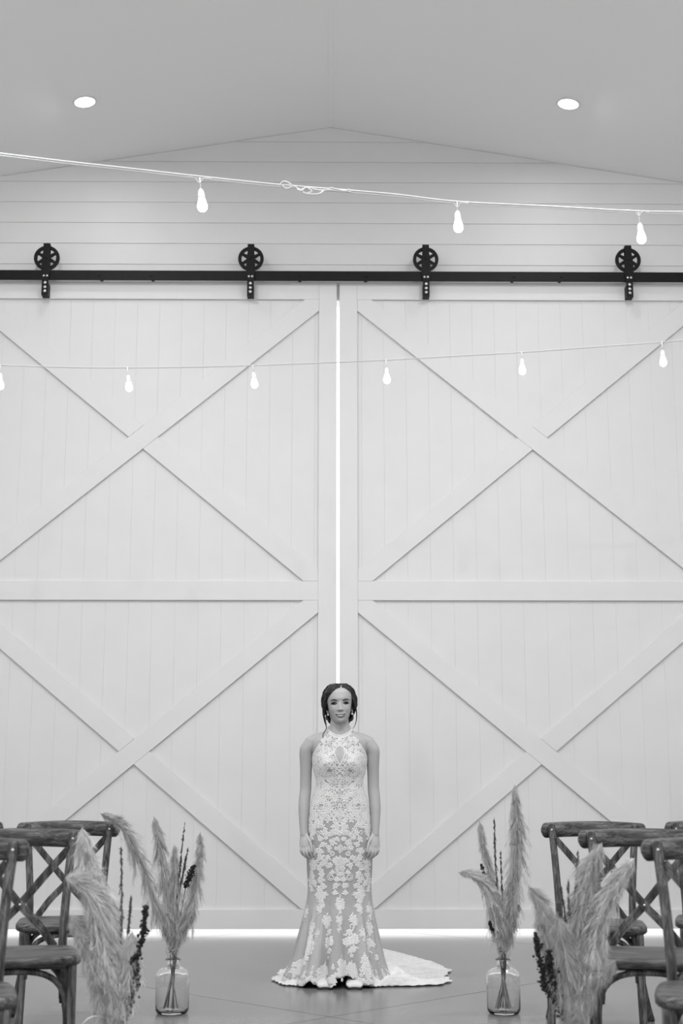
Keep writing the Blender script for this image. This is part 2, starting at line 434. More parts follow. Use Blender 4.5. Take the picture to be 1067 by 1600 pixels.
# the cord ends tied together at the middle of the near string
P0 = at(*fw[0])
def kp(l): return catmull([at(x, y, Y)-P0 for x, y, Y in l], 6)
for l in ([(438, 288, 5.9), (443, 283.5, 5.89), (450, 285, 5.88), (458, 290, 5.88), (470, 291, 5.9), (488, 294, 5.91)],
          [(441, 290, 5.9), (449, 295, 5.89), (458, 291, 5.88), (468, 296, 5.89), (474, 301.5, 5.9), (484, 303.5, 5.9), (498, 303, 5.9), (505, 298, 5.92)],
          [(460, 292, 5.89), (470, 298, 5.88), (478, 293, 5.89), (487, 299, 5.9), (478, 302, 5.9), (472, 296, 5.9), (486, 293, 5.91)],
          [(487, 295, 5.92), (500, 297.5, 5.93), (516, 297, 5.94), (534, 299, 5.95), (546, 296, 5.96)],
          [(516, 293, 5.94), (526, 295.5, 5.94), (536, 298, 5.95), (548, 300, 5.97)]):
    tube('knotted_cord', kp(l), .0036, M['cord'], fs, 6)
bw = [(-40, 568, 8.5), (0, 570, 8.5), (115, 573.5, 8.5), (201, 574, 8.5), (300, 573, 8.55), (397, 570.5, 8.6), (500, 566.5, 8.6), (604, 562, 8.6), (710, 556, 8.6), (815, 550, 8.6), (925, 542, 8.55), (1035, 534, 8.5), (1110, 528, 8.5)]
string_light('thin cord with six lit bulbs strung lower, just in front of the barn doors', bw,
    [(0, 570, 8.5, .5, 601, 0), (199, 574, 8.5, 201.5, 604, 0), (395, 570.5, 8.6, 397.5, 599, 0), (603, 562, 8.6, 604.5, 592, 0), (815, 550, 8.6, 816, 578, 0), (1034, 534, 8.5, 1036, 565, 0)], .0026, 0, 1.0, False, ((-6.49, -2.1, 4.2), (6.49, -2.1, 4.5)))

# ================================================================== CHAIRS
def make_chair():
    r = empty('crossback_chair')
    # seat: rounded trapezoid slab
    bm = bmesh.new(); pts = []
    n = 56
    for k in range(n):
        a = 2*math.pi*k/n; c, s = math.cos(a), math.sin(a); e = .42
        x = math.copysign(abs(c)**e, c)*.234; y = math.copysign(abs(s)**e, s)*.205
        x *= 1-.10*(y+.205)/.41
        pts.append((x, y-.01))
    prof = [(.97, .425), (1.0, .432), (1.0, .450), (.965, .459), (.85, .460), (.5, .455), (.01, .452)]
    rings = [[bm.verts.new((p[0]*s, (p[1]+.01)*s-.01, z)) for p in pts] for s, z in prof]
    for A, B in zip(rings, rings[1:]):
        for k in range(n): bm.faces.new((A[k], A[(k+1) % n], B[(k+1) % n], B[k]))
    bm.faces.new(rings[0][::-1]); bm.faces.new(rings[-1])
    bm_obj('seat', bm, M['woodx'], r, True)
    PW = .0165
    for s in (-1, 1):
        tube('leg', catmull([(s*.188, -.168, .425), (s*.190, -.17, .3), (s*.195, -.178, .001)], 5), lerp_list([.0215, .0205, .0165], 5), M['woodz'], r, 14)
        path = [(s*.232, .285, .001), (s*.212, .262, .09), (s*.190, .228, .22), (s*.172, .196, .36), (s*.166, .187, .46), (s*.170, .195, .58), (s*.180, .218, .72), (s*.190, .245, .83), (s*.193, .252, .878)]
        tube('rear_post', catmull(path, 5), PW, M['woodz'], r, 12, (1, 1.15), (0, 1, 0))
        # screws
        bm = bmesh.new(); add_ball(bm, (s*.1915, .248-.0205, .852), .0052, 10, 6, (1, .6, 1)); bm_obj('screw', bm, M['bolt'], r, True)
    # curved top rail behind the posts, ends rounded
    pts = []; rad = []
    N = 64
    for k in range(N+1):
        u = math.sin(math.pi/2*(-1+2*k/N)); x = u*.243
        pts.append((x, .326-.050*abs(u)**2-.0, .856-.009*u*u))
        rad.append(.0355*max(.12, (1-max(0, (abs(u)-.90)/.10)**2.6))**.5)
    bm = bmesh.new(); add_tube(bm, pts, rad, 20, (.62, 1.0), (0, 0, 1)); bm_obj('top_rail', bm, M['woodx'], r, True)
    # cross braces
    for s in (-1, 1):
        o = -.006 if s < 0 else .006
        path = [(s*.176, .232, .812), (s*.088, .242+o, .71), (0, .232+o, .606), (-s*.075, .212+o, .53), (-s*.135, .190, .452)]
        P = catmull(path, 6)
        b = tube('cross_brace', P, .0205, M['woodd'], r, 4, (1.05, .34), (0, 1, 0), False, math.pi/4)
        bm = bmesh.new()
        for w in (-.0055, .0055):
            add_tube(bm, [Vector(p)+Vector((s*w*.7, -.0078, -w*.7*1)) for p in P], .0012, 4)
        bm_obj('groove_bead', bm, M['woodd'], b)
    bm = bmesh.new(); add_ball(bm, (0, .2195, .606), .006, 10, 6, (1, .6, 1)); bm_obj('screw', bm, M['bolt'], r, True)
    # bentwood arches under the seat
    def arch(a, b, zlo, ztop):
        a, b = Vector(a), Vector(b); P = []
        for k in range(21):
            t = math.pi*k/20; u = .5-.5*math.copysign(abs(math.cos(t))**.75, math.cos(t))
            z = zlo+(ztop-zlo)*math.sin(t)**.62
            p = a.lerp(b, u); P.append((p.x, p.y, z))
        tube('bentwood_arch', P, .0125, M['woodd'], r, 8, (.9, 1.15))
    arch((-.178, -.174, 0), (.178, -.174, 0), .225, .408)
    arch((-.184, -.165, 0), (-.172, .198, 0), .245, .404); arch((.184, -.165, 0), (.172, .198, 0), .245, .404)
    arch((-.170, .198, 0), (.170, .198, 0), .26, .404)
    # apron under the seat
    prism('apron', rect(-.165, .165, -.165, -.145), .412, .4262, M['woodx'], r, 'z'); prism('apron', rect(-.15, .15, .165, .180), .412, .4262, M['woodx'], r, 'z')
    return r
# (pixel of the aisle-side post screw, depth of back rail, side, yaw)
chair0 = make_chair()
GRP = 'cross-back chairs lining the aisle'
def place_chair(x, y, yaw, label, first=[True]):
    o = chair0 if first[0] else copy_tree(chair0); first[0] = False
    o.location = (x, y, 0); o.rotation_euler = (0, 0, yaw)
    tag(o, label, 'chair', GRP)
def chair_by_screw(px, py, depth, sx, yaw, label):
    """aisle-side screw of the chair seen at pixel px; sx=+1 aisle side is chair's +x"""
    p = at(px, py, depth)
    c, s = math.cos(yaw), math.sin(yaw)
    lx, ly = sx*.1915, .228
    place_chair(p.x-(c*lx-s*ly), p.y-(s*lx+c*ly), yaw, label)
A = math.radians(12)
chair_by_screw(171, 1294, 6.80, 1, A, 'grey wooden cross-back chair farthest back on the left, behind the curved pampas plume')
chair_by_screw(114, 1308, 5.55, 1, A, 'grey wooden cross-back chair in the left row, directly behind the near left bouquet')
chair_by_screw(20, 1325, 4.55, 1, A, 'blurred grey wooden cross-back chair nearest the camera at the left edge')
chair_by_screw(862, 1298, 6.65, -1, -A, 'grey wooden cross-back chair farthest back on the right, first beside the aisle')
chair_by_screw(924, 1314, 5.50, -1, -A, 'grey wooden cross-back chair in the right row, directly behind the near right bouquet')
chair_by_screw(1028, 1329, 4.55, -1, -A, 'blurred grey wooden cross-back chair nearest the camera at the right edge')
p = at(-2, 1300, 6.95); place_chair(p.x-.17, p.y-.28, A, 'grey wooden chair cut off by the left edge, only its rail end showing')
p = at(1036, 1302, 6.85); place_chair(p.x+.20, p.y-.28, -A, 'grey wooden chair cut off by the right edge, beside the farthest right aisle chair')
# ================================================================== BOUQUETS IN GLASS BOTTLES
def fibres(name, axis_pts, rads, nb, nf, flen, m, parent, rng, droop=.25, w=.0012, spread=.55, curl=.3):
    """plume: branchlets leaving the stem, each carrying fine fibres; one mesh of ribbons"""
    A = np.array([tuple(p) for p in axis_pts]); n = len(A)
    T = np.gradient(A, axis=0); T /= np.linalg.norm(T, axis=1)[:, None]
    R = np.interp(np.linspace(0, 1, n), np.linspace(0, 1, len(rads)), rads)
    V = []; Fc = []
    base = 0
    for b in range(nb):
        t = rng.random()**.9*(n-1.001); i = int(t); f = t-i
        p0 = A[i]*(1-f)+A[i+1]*f; tt = T[i]; r = R[i]
        rnd = rng.normal(size=3); side = np.cross(tt, rnd); side /= np.linalg.norm(side)+1e-9
        L = r*(1.5+1.3*rng.random())
        d = tt+side*spread*(.35+1.0*rng.random()); d /= np.linalg.norm(d)
        ks = np.linspace(0, 1, 6)
        B = p0[None]+d[None]*L*ks[:, None]; B[:, 2] -= droop*L*ks**2
        B += side[None]*(L*curl*.3*np.sin(ks*3+rng.random()*3))[:, None]*ks[:, None]
        # fibres on this branchlet
        s = rng.random(nf); ii = np.minimum((s*5).astype(int), 4); ff = s*5-ii
        q0 = B[ii]*(1-ff)[:, None]+B[ii+1]*ff[:, None]
        fd = d[None]*.75+tt[None]*.35+rng.normal(size=(nf, 3))*.30; fd /= np.linalg.norm(fd, axis=1)[:, None]
        ln = flen*(.5+.8*rng.random(nf))[:, None]
        q1 = q0+fd*ln*.5; q2 = q0+fd*ln; q2[:, 2] -= (ln*.22*droop*2)[:, 0]
        sd = np.cross(fd, rng.normal(size=(nf, 3))); sd /= np.linalg.norm(sd, axis=1)[:, None]+1e-9; sd *= w*.5
        X = np.stack([q0-sd*.7, q0+sd*.7, q1-sd, q1+sd, q2], 1).reshape(-1, 3)
        V.append(X)
        k = base+np.arange(nf)[:, None]*5
        Fc.append(np.concatenate([np.stack([k[:, 0], k[:, 0]+1, k[:, 0]+3, k[:, 0]+2], 1)], 0)); 
        base += nf*5
    V = np.concatenate(V); Q = np.concatenate(Fc)
    nq = len(Q); tri = np.stack([Q[:, 0]+2, Q[:, 0]+3, Q[:, 0]+4], 1)
    me = bpy.data.meshes.new(name)
    me.vertices.add(len(V)); me.vertices.foreach_set('co', V.astype(np.float32).ravel())
    loops = np.concatenate([Q.ravel(), tri.ravel()])
    me.loops.add(len(loops)); me.loops.foreach_set('vertex_index', loops.astype(np.int32))
    starts = np.concatenate([np.arange(nq)*4, nq*4+np.arange(nq)*3])
    me.polygons.add(2*nq); me.polygons.foreach_set('loop_start', starts.astype(np.int32))
    me.materials.append(m); me.update(calc_edges=True); me.validate()
    return link(bpy.data.objects.new(name, me), parent)
def bottle(x, y, label):
    r = empty('glass_bottle_vase', (x, y, 0)); tag(r, label, 'vase', 'clear glass bottles along the aisle')
    bm = bmesh.new(); seg = 40
    outer = [(.060, .001), (.070, .003), (.077, .012), (.0785, .025), (.0785, .165), (.076, .182), (.066, .197), (.050, .207), (.036, .213), (.031, .222), (.031, .236), (.035, .240), (.035, .248), (.031, .251)]
    inner = [(.027, .248), (.027, .222), (.032, .210), (.047, .203), (.062, .193), (.0715, .180), (.074, .165), (.074, .027), (.070, .014), (.055, .0115), (.01, .017)]
    def rad(rr, z, a): return rr*(1+(.018*math.cos(8*a) if .02 < z < .19 else 0))
    rings = [[bm.verts.new((rad(rr, z, a)*math.cos(a), rad(rr, z, a)*math.sin(a), z)) for a in (2*math.pi*k/seg for k in range(seg))] for rr, z in outer+inner]
    for P, Q in zip(rings, rings[1:]):
        for k in range(seg): bm.faces.new((P[k], P[(k+1) % seg], Q[(k+1) % seg], Q[k]))
    bm.faces.new(rings[0][::-1]); bm.faces.new(rings[-1])
    bm_obj('bottle_body', bm, M['glass'], r, True)
    bm = bmesh.new(); n = 28
    for k in range(n):
        pass
    bm.free()
    tube('neck_rim', [(.034*math.cos(2*math.pi*k/32), .034*math.sin(2*math.pi*k/32), .2445) for k in range(33)], .0035, M['glass'], r, 8)
    return r
def bouquet(px, Y, label, plumes, spikes, buds, seed, fluffy=1.0, twine=True, leaves=()):
    rng = np.random.default_rng(seed); rr = random.Random(seed)
    b0 = at(px, 1560, Y); base = Vector((b0.x, b0.y, 0)); zneck = .245
    root = empty('dried_bouquet', base); tag(root, label, 'bouquet', 'pampas bouquets lining the aisle')
    def path(pp, dd):
        pts = [at(x, y, Y+dd*(1-i/(len(pp)-1)))-base for i, (x, y) in enumerate(pp)]
        return pts
    def stalk(pts, rad, m, parent, k):
        low = pts[-1]; a = rr.uniform(0, 6.28)
        nk = Vector((rr.uniform(-.016, .016), rr.uniform(-.016, .016), zneck))
        ft = Vector((-nk.x*2.2+math.cos(a)*.02, -nk.y*2.2+math.sin(a)*.02, .022))
        full = pts+[nk, ft]
        P = catmull(full, 6)
        P = [p if p.z > zneck+.02 else p for p in P]
        tube('stem', P, lerp_list([rad*.5]*1+[rad]*(len(full)-1), 6), m, parent, 6)
    for i, (pp, r, dd, nb, m) in enumerate(plumes):
        pts = path(pp, dd); ax = catmull(pts, 8)
        pl = fibres('pampas_plume', ax, r, int(nb*1.9), 58, .027*fluffy, M[m], root, rng, w=.00045+.00035*fluffy, droop=.16, spread=.62)
        stalk(pts, .0024, M['stem'], pl, i); stalk(pts, .0018, M['stem'], pl, i)
    for pp, r, dd in spikes:
        pts = path(pp, dd); ax = catmull(pts, 8)
        sp = fibres('dark_grass_spike', ax, r, 60, 16, .011, M['darkgrass'], root, rng, w=.0022, droop=0, spread=.25)
        stalk(pts, .0016, M['darkgrass'], sp, 0)
    for pp, r, dd in buds:
        pts = path(pp, dd); ax = catmull(pts, 10); bm = bmesh.new()
        for ip, p in enumerate(ax):
            rk = r*(.55+.65*rr.random())
            if ip < 8: rk *= .5+.06*ip
            for _ in range(7 if ip % 3 else 11):
                q = p+Vector((rr.gauss(0, 1), rr.gauss(0, 1), rr.gauss(0, .5)))*rk*.7
                bmesh.ops.create_icosphere(bm, subdivisions=1, radius=rr.uniform(.0028, .0062), matrix=Matrix.Translation(q))
        sb = bm_obj('bud_cluster', bm, M['seed'], root); sb['kind'] = 'stuff'
        stalk(pts, .002, M['seed'], sb, 0)
    for pp, dd in leaves:
        pts = path(pp, dd); tube('leaf_blade', catmull(pts, 6), lerp_list([.001]+[.006]*(len(pp)-2)+[.003], 6), M['pampas2'], root, 4, (1, .2))
    if twine:
        P = []
        for k in range(90):
            a = k*.42; P.append((.021*math.cos(a), .021*math.sin(a), zneck+.035+.010*math.sin(k*.09*1.3)+k*.00018))
        tube('twine', P, .0022, M['twine'], root, 5)
        tube('twine_bow', catmull([(.0, -.022, zneck+.04), (-.03, -.03, zneck+.055), (-.02, -.034, zneck+.02), (0, -.024, zneck+.04), (.03, -.03, zneck+.05), (.022, -.034, zneck+.018), (.002, -.024, zneck+.038)], 6), .0018, M['twine'], root, 5)
    return base
P1, P2 = 'pampas', 'pampas2'
b = bouquet(269, 6.86, 'dried bouquet with a long plume arching left, in the far left bottle', [
    ([(156, 1271), (176, 1279), (195, 1297), (214, 1335), (236, 1390), (258, 1450)], [.012, .030, .040, .045, .05, .02], -.15, 150, P1),
    ([(240, 1276), (246, 1300), (251, 1340), (259, 1395), (266, 1455)], [.006, .030, .048, .055, .02], .05, 150, P1),
    ([(272, 1320), (273, 1350), (272, 1400), (270, 1455)], [.006, .030, .045, .02], .0, 90, P1),
    ([(313, 1300), (312, 1335), (306, 1375), (294, 1420), (277, 1462)], [.006, .026, .042, .045, .02], .03, 130, P1),
    ([(304, 1408), (300, 1425), (289, 1445), (276, 1470)], [.012, .025, .03, .015], -.05, 50, P1)],
    [([(289, 1284), (285, 1320), (281, 1360), (277, 1400)], [.003, .008, .012, .01], -.02), ([(294, 1324), (289, 1350), (282, 1385)], [.004, .012, .01], -.03)],
    [([(302, 1353), (297, 1368), (290, 1386)], .012, -.06)], 3)
bottle(b.x, b.y, 'clear glass bottle vase on the floor left of the bride, holding the far left bouquet')
b = bouquet(787, 6.84, 'dried bouquet with tallest upright pampas plume, tied with twine, in the far right bottle', [
    ([(804, 1226), (806, 1255), (808, 1300), (805, 1350), (798, 1410), (790, 1462)], [.006, .030, .045, .052, .05, .015], .0, 220, P1),
    ([(749, 1282), (752, 1305), (758, 1335), (767, 1370), (779, 1430)], [.006, .018, .022, .03, .02], .03, 90, P1),
    ([(716, 1363), (728, 1364), (744, 1370), (760, 1390), (772, 1425), (782, 1465)], [.008, .028, .035, .045, .05, .015], -.03, 160, P2),
    ([(774, 1395), (779, 1420), (783, 1460)], [.03, .04, .012], -.05, 60, P1),
    ([(812, 1412), (804, 1435), (794, 1468)], [.004, .02, .02], .05, 40, P1)],
    [([(772, 1277), (773, 1310), (774, 1350), (777, 1390)], [.003, .012, .014, .006], .02), ([(782, 1328), (783, 1365), (785, 1400)], [.003, .007, .005], .0)],
    [([(752, 1351), (754, 1359), (757, 1368)], .004, -.02), ([(765, 1440), (768, 1452), (773, 1462)], .005, -.06)], 5)
bottle(b.x, b.y, 'clear glass bottle vase on the floor right of the bride, holding the far right bouquet')
b = bouquet(180, 4.95, 'large out-of-focus pampas bouquet in front of the left chairs, nearest the camera', [
    ([(128, 1290), (131, 1318), (139, 1355), (152, 1405), (166, 1470), (177, 1575)], [.018, .038, .045, .05, .05, .02], .02, 190, P2),
    ([(101, 1372), (116, 1374), (133, 1387), (150, 1425), (164, 1485), (178, 1580)], [.012, .030, .045, .055, .055, .02], -.05, 220, P2),
    ([(108, 1428), (120, 1447), (138, 1475), (156, 1515), (175, 1580)], [.012, .030, .045, .05, .02], -.02, 170, P1),
    ([(179, 1405), (175, 1430), (172, 1475), (178, 1580)], [.015, .038, .045, .02], .04, 120, P2),
    ([(207, 1455), (204, 1478), (198, 1515), (187, 1580)], [.020, .038, .045, .02], -.03, 130, P2),
    ([(146, 1526), (154, 1538), (166, 1556), (178, 1590)], [.006, .012, .016, .012], -.08, 30, P1)],
    [([(189, 1322), (190, 1360), (190, 1410), (190, 1455)], [.003, .009, .012, .008], .05), ([(205, 1398), (203, 1425), (200, 1455)], [.002, .005, .006], .04)],
    [([(228, 1416), (226, 1440), (222, 1465), (212, 1500), (214, 1530), (204, 1565), (192, 1600)], .011, -.06), ([(217, 1490), (208, 1500), (203, 1510)], .012, -.07)],
    7, 1.35, True, [([(128, 1600), (140, 1590), (155, 1588), (170, 1596), (182, 1625)], -.1)])
bottle(b.x, b.y, 'clear glass bottle vase below the frame holding the near left bouquet')
b = bouquet(894, 4.95, 'large out-of-focus pampas bouquet in front of the right chairs, nearest the camera', [
    ([(940, 1316), (934, 1330), (923, 1352), (914, 1400), (905, 1480), (896, 1580)], [.015, .028, .036, .05, .05, .02], .02, 200, P1),
    ([(992, 1340), (978, 1356), (960, 1382), (940, 1425), (920, 1490), (900, 1580)], [.010, .030, .042, .05, .05, .02], -.04, 220, P2),
    ([(825, 1384), (838, 1400), (848, 1425), (862, 1470), (885, 1570)], [.010, .026, .034, .045, .02], -.02, 170, P1),
    ([(905, 1385), (902, 1420), (898, 1480), (894, 1580)], [.02, .05, .055, .02], .03, 170, P1),
    ([(962, 1500), (945, 1520), (922, 1552), (900, 1592)], [.010, .028, .035, .02], -.08, 90, P1),
    ([(872, 1430), (876, 1460), (884, 1520), (892, 1590)], [.02, .04, .045, .02], -.07, 120, P1)],
    [([(903, 1328), (902, 1352), (900, 1380), (898, 1420)], [.002, .004, .004, .003], .05), ([(888, 1373), (888, 1400), (890, 1430)], [.002, .003, .003], .05), ([(876, 1383), (881, 1420), (886, 1460)], [.002, .004, .004], .0)],
    [([(836, 1459), (841, 1485), (846, 1515), (853, 1545), (872, 1570), (888, 1600)], .010, -.06), ([(857, 1486), (860, 1510), (866, 1545), (880, 1580)], .013, -.09)],
    11, 1.35, True)
bottle(b.x, b.y, 'clear glass bottle vase below the frame holding the near right bouquet')
# ================================================================== BRIDE
BO = Vector((.066, -2.55, 0))
bride = empty('person', BO)
tag(bride, 'smiling bride in a white halter lace gown standing before the gap between the doors', 'person')
def itab(tab, z, c):
    zs = [t[0] for t in tab]; vs = [t[c] for t in tab]
    return float(np.interp(z, zs, vs))
# torso / gown profile: z, half width, front depth, back depth
TT = [(0.0, .285, .235, .33), (.03, .278, .232, .32), (.12, .243, .21, .285), (.22, .219, .185, .24), (.30, .202, .16, .20), (.36, .189, .145, .18), (.42, .178, .125, .15),
      (.48, .172, .115, .135), (.52, .171, .112, .13), (.60, .176, .112, .13), (.66, .178, .113, .135), (.75, .178, .115, .142), (.84, .174, .112, .142), (.92, .163, .107, .128),
      (1.0, .144, .102, .098), (1.06, .124, .095, .085), (1.10, .127, .094, .083), (1.14, .140, .096, .085), (1.18, .147, .098, .088), (1.22, .149, .096, .09), (1.26, .156, .086, .092),
      (1.29, .166, .076, .09), (1.31, .166, .068, .086), (1.328, .146, .058, .078), (1.342, .116, .050, .066), (1.360, .080, .046, .056), (1.385, .056, .045, .050), (1.42, .050, .045, .048)]
zz = np.array([t[0] for t in TT])
def smooth_tab(c):
    vs = np.array([t[c] for t in TT]); Z = np.linspace(0, 1.42, 285); v = np.interp(Z, zz, vs)
    k = np.hanning(9); k /= k.sum(); vp = np.pad(v, 4, mode='edge'); return Z, np.convolve(vp, k, 'valid')
ST_ = [smooth_tab(c) for c in (1, 2, 3)]
def prof(z): return [float(np.interp(z, ST_[i][0], ST_[i][1])) for i in range(3)]
def torso(th, z, off=0.0, legs=False):
    """th=0 faces the camera (-y); positive th towards +x"""
    w, f, b = prof(z)
    if legs: w, f, b = min(w, .168), min(f, .105), min(b, .125)
    s, c = math.sin(th), math.cos(th); e = 2/2.25
    x = math.copysign(abs(s)**e, s)*(w+off); y = -math.copysign(abs(c)**e, c)*((f if c > 0 else b)+off)
    if c > 0:
        y -= .034*math.exp(-((abs(x)-.068)/.045)**2-((z-1.175)/.055)**2)*min(1, c*3)
    return Vector((x, y, z))
def new_eval(name, bm, m, voxel, smooth_it, parent):
    me = bpy.data.meshes.new('tmp'); bmesh.ops.recalc_face_normals(bm, faces=bm.faces); bm.to_mesh(me); bm.free()
    o = bpy.data.objects.new('tmp', me); SC.collection.objects.link(o)
    r = o.modifiers.new('r', 'REMESH'); r.mode = 'VOXEL'; r.voxel_size = voxel
    s = o.modifiers.new('s', 'SMOOTH'); s.factor = .5; s.iterations = smooth_it
    dg = bpy.context.evaluated_depsgraph_get(); dg.update()
    nm = bpy.data.meshes.new_from_object(o.evaluated_get(dg)); nm.name = name
    bpy.data.objects.remove(o); nm.materials.clear(); nm.materials.append(m)
    nm.polygons.foreach_set('use_smooth', [True]*len(nm.polygons))
    return link(bpy.data.objects.new(name, nm), parent)
def grid_closed(bm, rings):
    R = [[bm.verts.new(p) for p in ring] for ring in rings]; n = len(R[0])
    for a, b in zip(R, R[1:]):
        for k in range(n): bm.faces.new((a[k], a[(k+1) % n], b[(k+1) % n], b[k]))
    bm.faces.new(R[0][::-1]); bm.faces.new(R[-1])
# ---- head
HZ = 1.403          # chin height
HT = [(0.0, .016, .070, -.035), (.006, .030, .080, -.02), (.018, .041, .0865, .0), (.034, .050, .0865, .03), (.052, .057, .0855, .055), (.072, .063, .085, .078), (.10, .068, .0845, .092),
      (.125, .071, .0865, .099), (.15, .0715, .087, .101), (.172, .068, .081, .097), (.190, .060, .069, .085), (.205, .046, .050, .065), (.214, .028, .030, .04), (.2175, .012, .012, .016)]
def g2(a, b, sa, sb): return math.exp(-(a/sa)**2-(b/sb)**2)
def head_pt(th, z, off=0.0, feat=True):
    w, f, b = itab(HT, z, 1), itab(HT, z, 2), itab(HT, z, 3)
    s, c = math.sin(th), math.cos(th); e = 2/2.15
    x = math.copysign(abs(s)**e, s)*(w+off)
    y = -math.copysign(abs(c)**e, c)*(f+off) if c > 0 else abs(c)**e*(b+off)
    if feat and c > 0:
        d = 0
        if .062 < z < .128:     # nose
            t = (.128-z)/.054; d += .022*min(1, max(0, t))**1.25*math.exp(-(x/(.0085+.004*min(1, max(0, t))))**2)*(1 if z > .071 else max(0, (z-.062)/.009))
        d += .005*g2(abs(x)-.012, z-.0720, .006, .006)
        d -= .010*g2(abs(x)-.031, z-.112, .015, .011)
        d += .004*g2(x, z-.135, .05, .010)
        d += .007*g2(abs(x)-.043, z-.076, .016, .018)
        d += .007*g2(x, z-.043, .024, .011)
        d -= .004*g2(x, z-.028, .02, .006)
        d += .006*g2(x, z-.010, .020, .012)
        y -= d*min(1, c*2.5)
    return Vector((x, y, z))
ROLL = .045
HM = Matrix.Translation((.004, -.020, HZ)) @ Matrix.Rotation(-ROLL, 4, 'Y') @ Matrix.Rotation(.03, 4, 'Z')
def H(p): return HM @ Vector(p)
bm = bmesh.new()
NT = 128
zs = [.2175*(.5-.5*math.cos(math.pi*k/110)) for k in range(111)]
grid_closed(bm, [[H(head_pt(2*math.pi*k/NT, z)) for k in range(NT)] for z in zs])
# ears
for s in (-1, 1): add_ball(bm, H((s*.071, .012, .090)), .016, 12, 10, (.45, .8, 1.9))
# neck and torso
add_tube(bm, [(0, .010, 1.30), (0, .006, 1.36), (0, -.002, 1.40), (.002, -.006, 1.45), (.003, 0, 1.50)], [.056, .053, .0495, .050, .048], 28)
for s in (-1, 1): add_tube(bm, [(s*.012, -.040, 1.335), (s*.03, -.03, 1.40), (s*.05, .0, 1.46)], [.009, .010, .012], 8)
for s in (-1, 1): add_tube(bm, [(s*.05, .002, 1.338), (s*.09, .003, 1.328), (s*.128, .006, 1.315), (s*.160, .010, 1.300), (s*.176, .012, 1.272)], [.026, .030, .0335, .037, .041], 20)
for s in (-1, 1): add_tube(bm, [(s*.015, -.056, 1.318), (s*.08, -.046, 1.324), (s*.15, -.010, 1.312)], [.007, .008, .008], 8)
grid_closed(bm, [[torso(2*math.pi*k/96, z, 0, True) for k in range(96)] for z in [.70+.72*i/120 for i in range(121)]])
# legs
for s in (-1, 1):
    add_tube(bm, [(s*.085, 0, .82), (s*.088, 0, .62), (s*.085, -.005, .48), (s*.084, .015, .36), (s*.080, .01, .20), (s*.078, .005, .11), (s*.078, -.03, .07)],
             [.092, .075, .056, .054, .042, .036, .036], 20)
# arms and hands
def hand_parts(bm, s):
    V = lambda x, y, z: Vector((s*x, y, z))
    arm = [V(.105, .010, 1.292), V(.160, .012, 1.282), V(.186, .012, 1.255), V(.189, .014, 1.20), V(.189, .016, 1.14), V(.190, .016, 1.08), V(.191, .014, 1.035), V(.196, .002, .985), V(.199, -.014, .93), V(.199, -.030, .87), V(.198, -.044, .82), V(.197, -.052, .790), V(.196, -.058, .765)]
    rr = [.020, .041, .040, .036, .0335, .0325, .0325, .0325, .031, .0265, .0225, .0205, .012]
    P = catmull(arm, 4); add_tube(bm, P, lerp_list(rr, 4), 24)
    # palm (back of the hand towards the camera and outwards)
    pal = [V(.198, -.038, .845), V(.1975, -.045, .815), V(.196, -.058, .778), V(.194, -.066, .755), V(.193, -.071, .732), V(.193, -.073, .722)]
    add_tube(bm, catmull(pal, 3), lerp_list([.012, .0215, .0245, .0280, .0295, .0265], 3), 18, (1.05, .58), Vector((s*.35, -1, 0)))
    # fingers: index, middle, ring, little ; curled in towards the thigh
    fg = [([V(.1715, -.082, .730), V(.166, -.094, .708), V(.158, -.094, .688), V(.151, -.084, .674)], .0076),
          ([V(.1845, -.082, .726), V(.182, -.094, .698), V(.174, -.090, .677), V(.165, -.078, .666)], .0078),
          ([V(.1985, -.079, .724), V(.199, -.088, .698), V(.191, -.084, .679), V(.181, -.072, .670)], .0074),
          ([V(.2115, -.073, .728), V(.214, -.079, .708), V(.208, -.075, .692), V(.199, -.066, .682)], .0066),
          ([V(.178, -.070, .778), V(.163, -.086, .754), V(.1545, -.097, .727), V(.152, -.101, .703)], .0082)]
    for pts, r in fg:
        q = catmull(pts, 4); n = len(q)
        add_tube(bm, q, [r*(1.08-.25*i/(n-1)) for i in range(n)], 12); add_ball(bm, q[-1], r*.84, 10, 8)
        add_ball(bm, pts[1], r*1.10, 10, 8)
        add_ball(bm, q[0], r*1.12, 10, 8)
    add_tube(bm, [V(.185, -.060, .785), V(.172, -.075, .762)], [.014, .0115], 12)
for s in (-1, 1): hand_parts(bm, s)
body = new_eval('body', bm, M['skin'], .0024, 4, bride)
